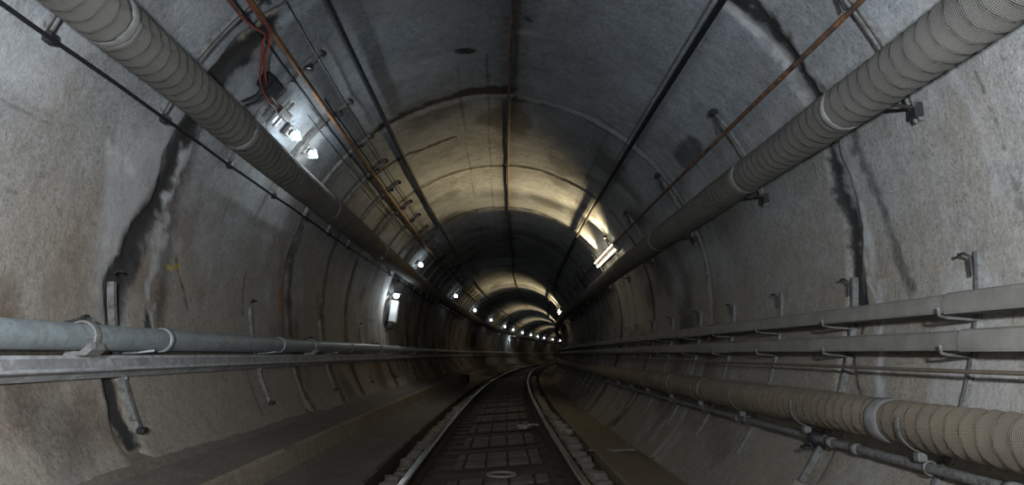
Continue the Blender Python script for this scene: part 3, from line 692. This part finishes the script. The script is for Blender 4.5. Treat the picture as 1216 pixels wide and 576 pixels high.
# ---------------------------------------------------------------- electrical gear, upper left
t = empty('junction_box', wallframe(5.55, 140.5, .0), 'black junction box with cable glands beside the upper left duct', 'box')
mb = MB(); mb.box((0, 0, .07), (.16, .24, .11), bev=.02); mb.build('box_body', M_black, t)
mb = MB(); mb.box((0, 0, .13), (.13, .20, .012), bev=.004); mb.build('lid', M_black, t)
for y in (-.06, .03):
    mb = MB(); mb.tube([(.07, y, .07), (.14, y, .075), (.20, y - .01, .06), (.27, y - .05, .05)], .009, 8); mb.build('cable_tail', M_black, t)
t = empty('connector_box', wallframe(6.05, 142.3, .0), 'pale white connector box where the red cables end', 'box')
mb = MB(); mb.box((0, 0, .10), (.09, .22, .06), bev=.012); mb.build('box_body', M_white, t)
mb = MB(); mb.box((0, .02, .05), (.26, .05, .008), bev=.002); mb.box((0, .10, .05), (.30, .03, .02), bev=.002); mb.box((0, .03, .025), (.03, .03, .05)); mb.build('mounting_plate', M_collarw, t)
mb = MB()
for dx in (-.025, .0, .025): mb.tube([(dx, -.10, .10), (dx, -.145, .10)], .010, 8)
mb.build('cable_glands', M_black, t)
def wp(s, th, off): x, z = pol(th, R - off); return P(s, x, z)
def hose(pts, r, m, name, lab, cat='cable'):
    # smooth the control points
    pts = [Vector(p) for p in pts]; out = []
    for i in range(len(pts) - 1):
        p0, p1, p2, p3 = pts[max(i - 1, 0)], pts[i], pts[i + 1], pts[min(i + 2, len(pts) - 1)]
        for k in range(8):
            q = k / 8; out.append(.5 * ((2 * p1) + (-p0 + p2) * q + (2 * p0 - 5 * p1 + 4 * p2 - p3) * q * q + (-p0 + 3 * p1 - 3 * p2 + p3) * q ** 3))
    out.append(pts[-1]); mb = MB(); mb.tube(out, r, 8); return tag(mb.build(name, m), lab, cat)
hose([wp(-3, 136.9, .07), wp(1, 136.9, .07), wp(3.5, 136.9, .08), wp(4.44, 137.0, .08), wp(4.75, 136.4, .08), wp(4.93, 135.6, .09), wp(5.0, 137, .09), wp(5.13, 138.6, .09), wp(5.35, 141.6, .10), wp(5.62, 143.0, .11), wp(5.93, 142.6, .10)], .010, M_red, 'red_cable', 'red cable looping down to the white connector box, its left strand')
hose([wp(-3, 134.3, .07), wp(1, 134.3, .07), wp(3.5, 134.3, .08), wp(4.6, 134.6, .08), wp(4.85, 134.3, .10), wp(5.02, 135.6, .10), wp(5.16, 138.2, .10), wp(5.38, 140.6, .11), wp(5.64, 142.0, .11), wp(5.93, 141.9, .10)], .010, M_red, 'red_cable', 'red cable looping down to the white connector box, its right strand')

# ---------------------------------------------------------------- lit equipment on the left wall
WF = wallframe(15.2, 173.5, 0)
t = empty('emergency_box', WF, 'white lit equipment box with dark side gear on the left wall', 'box')
mb = MB(); mb.box((0, .10, .15), (.50, .22, .18), bev=.015); mb.build('cabinet', M_white, t)
mb = MB(); mb.box((.0, -.018, .15), (.44, .012, .14), bev=.003); mb.box((.05, -.03, .20), (.06, .015, .02)); mb.build('cabinet_door', M_white, t)
mb = MB(); mb.box((0.02, -.10, .03), (.60, .20, .07), bev=.02); mb.tube([(-.3, -.16, .05), (-.2, -.28, .10), (0, -.30, .10), (.25, -.2, .08), (.32, -.05, .05)], .018, 8); mb.build('cable_gear', M_dark, t)['label'] = 'dark cable gear beside the white cabinet'
mb = MB(); mb.box((.34, .02, .10), (.12, .24, .18), bev=.02); mb.build('lower_box', M_dark, t)
t = empty('wall_lamp', wallframe(14.9, 165.5, 0), 'bright white lamp on an arm above the left wall equipment box', 'lamp')
mb = MB(); mb.tube([(0, 0, 0), (0, 0, .16)], .012, 8); mb.box((0, 0, .02), (.1, .1, .04), bev=.006); mb.build('arm', M_dark, t)
mb = MB(); mb.sphere((0, 0, .20), .06, 14, 10); mb.build('bulb', M_lbulb, t)
mb = MB(); mb.box((-.06, .05, .22), (.03, .26, .16), bev=.008); mb.build('hood', M_dark, t)
lt = point('wall_lamp_light', (.07, -.05, .26), 14, COOL, .05); lt.parent = t
t = empty('emergency_box', wallframe(62.0, 175, 0), 'small pale lit box on the left wall far down the tunnel', 'box')
mb = MB(); mb.box((0, 0, .08), (.9, .5, .14), bev=.02); mb.build('cabinet', M_white, t); mb = MB(); mb.box((0, 0, .16), (.7, .36, .02), bev=.004); mb.build('cabinet_door', M_white, t)
lt = point('box_light', (-.5, -.1, .5), 25, COOL, .05); lt.parent = t
t = empty('wall_cabinet', wallframe(38.0, 176, 0), 'dark tall cabinet on the left wall in the bend', 'cabinet')
mb = MB(); mb.box((0, 0, .10), (.85, .9, .22), bev=.02); mb.build('cabinet_body', M_dark, t); mb = MB(); mb.box((0, 0, .215), (.75, .78, .015), bev=.004); mb.build('cabinet_door', M_black, t)
t = empty('kerb_box', frame(26.0, -1.70, .10), 'dark box on the left bench edge beside the bend', 'box')
mb = MB(); mb.box((0, 0, .02), (.30, 1.1, .34), bev=.02); mb.build('box_body', M_dark, t); mb = MB(); mb.box((.16, 0, .03), (.012, .95, .26), bev=.004); mb.build('front_plate', M_black, t)

# ---------------------------------------------------------------- train headlights and an added fill behind the camera, camera, world
def area(name, co, rot, sx, sy, e, col, spread=180):
    l = bpy.data.lights.new(name, 'AREA'); l.shape = 'RECTANGLE'; l.size = sx; l.size_y = sy; l.energy = e; l.color = col; l.spread = math.radians(spread)
    o = bpy.data.objects.new(name, l); C.objects.link(o); o.location = co; o.rotation_euler = [math.radians(a) for a in rot]; return o
spot('train_headlight', (-.60, -.25, 1.50), (-2.6, .75, 1.85), 1600, (.85, .93, 1.0), 134, 1.0)
spot('train_headlight', (.60, -.25, 1.50), (2.6, .75, 2.05), 1650, (.85, .93, 1.0), 134, 1.0)
spot('bench_fill_light', (-.25, -.4, 1.15), (-1.3, 3.6, -.1), 330, (.97, .95, .92), 96, 1.0)  # unseen fill added to brighten the left bench and track
w = bpy.data.worlds.new('World'); bpy.context.scene.world = w; w.use_nodes = True
w.node_tree.nodes['Background'].inputs[0].default_value = (.5, .6, .8, 1); w.node_tree.nodes['Background'].inputs[1].default_value = 0.0
cam = bpy.data.cameras.new('camera'); co = bpy.data.objects.new('camera', cam); C.objects.link(co)
co.location = (0, 0, 1.032); co.rotation_euler = (math.radians(99.4), 0, math.radians(-1.88))
cam.sensor_width = 36; cam.lens = 800 / 1216 * 36; cam.clip_start = .05; cam.clip_end = 500
sc = bpy.context.scene; sc.camera = co
sc.view_settings.view_transform = 'Standard'; sc.view_settings.look = 'None'; sc.view_settings.gamma = 1; sc.view_settings.exposure = 0
sc.view_settings.use_curve_mapping = False
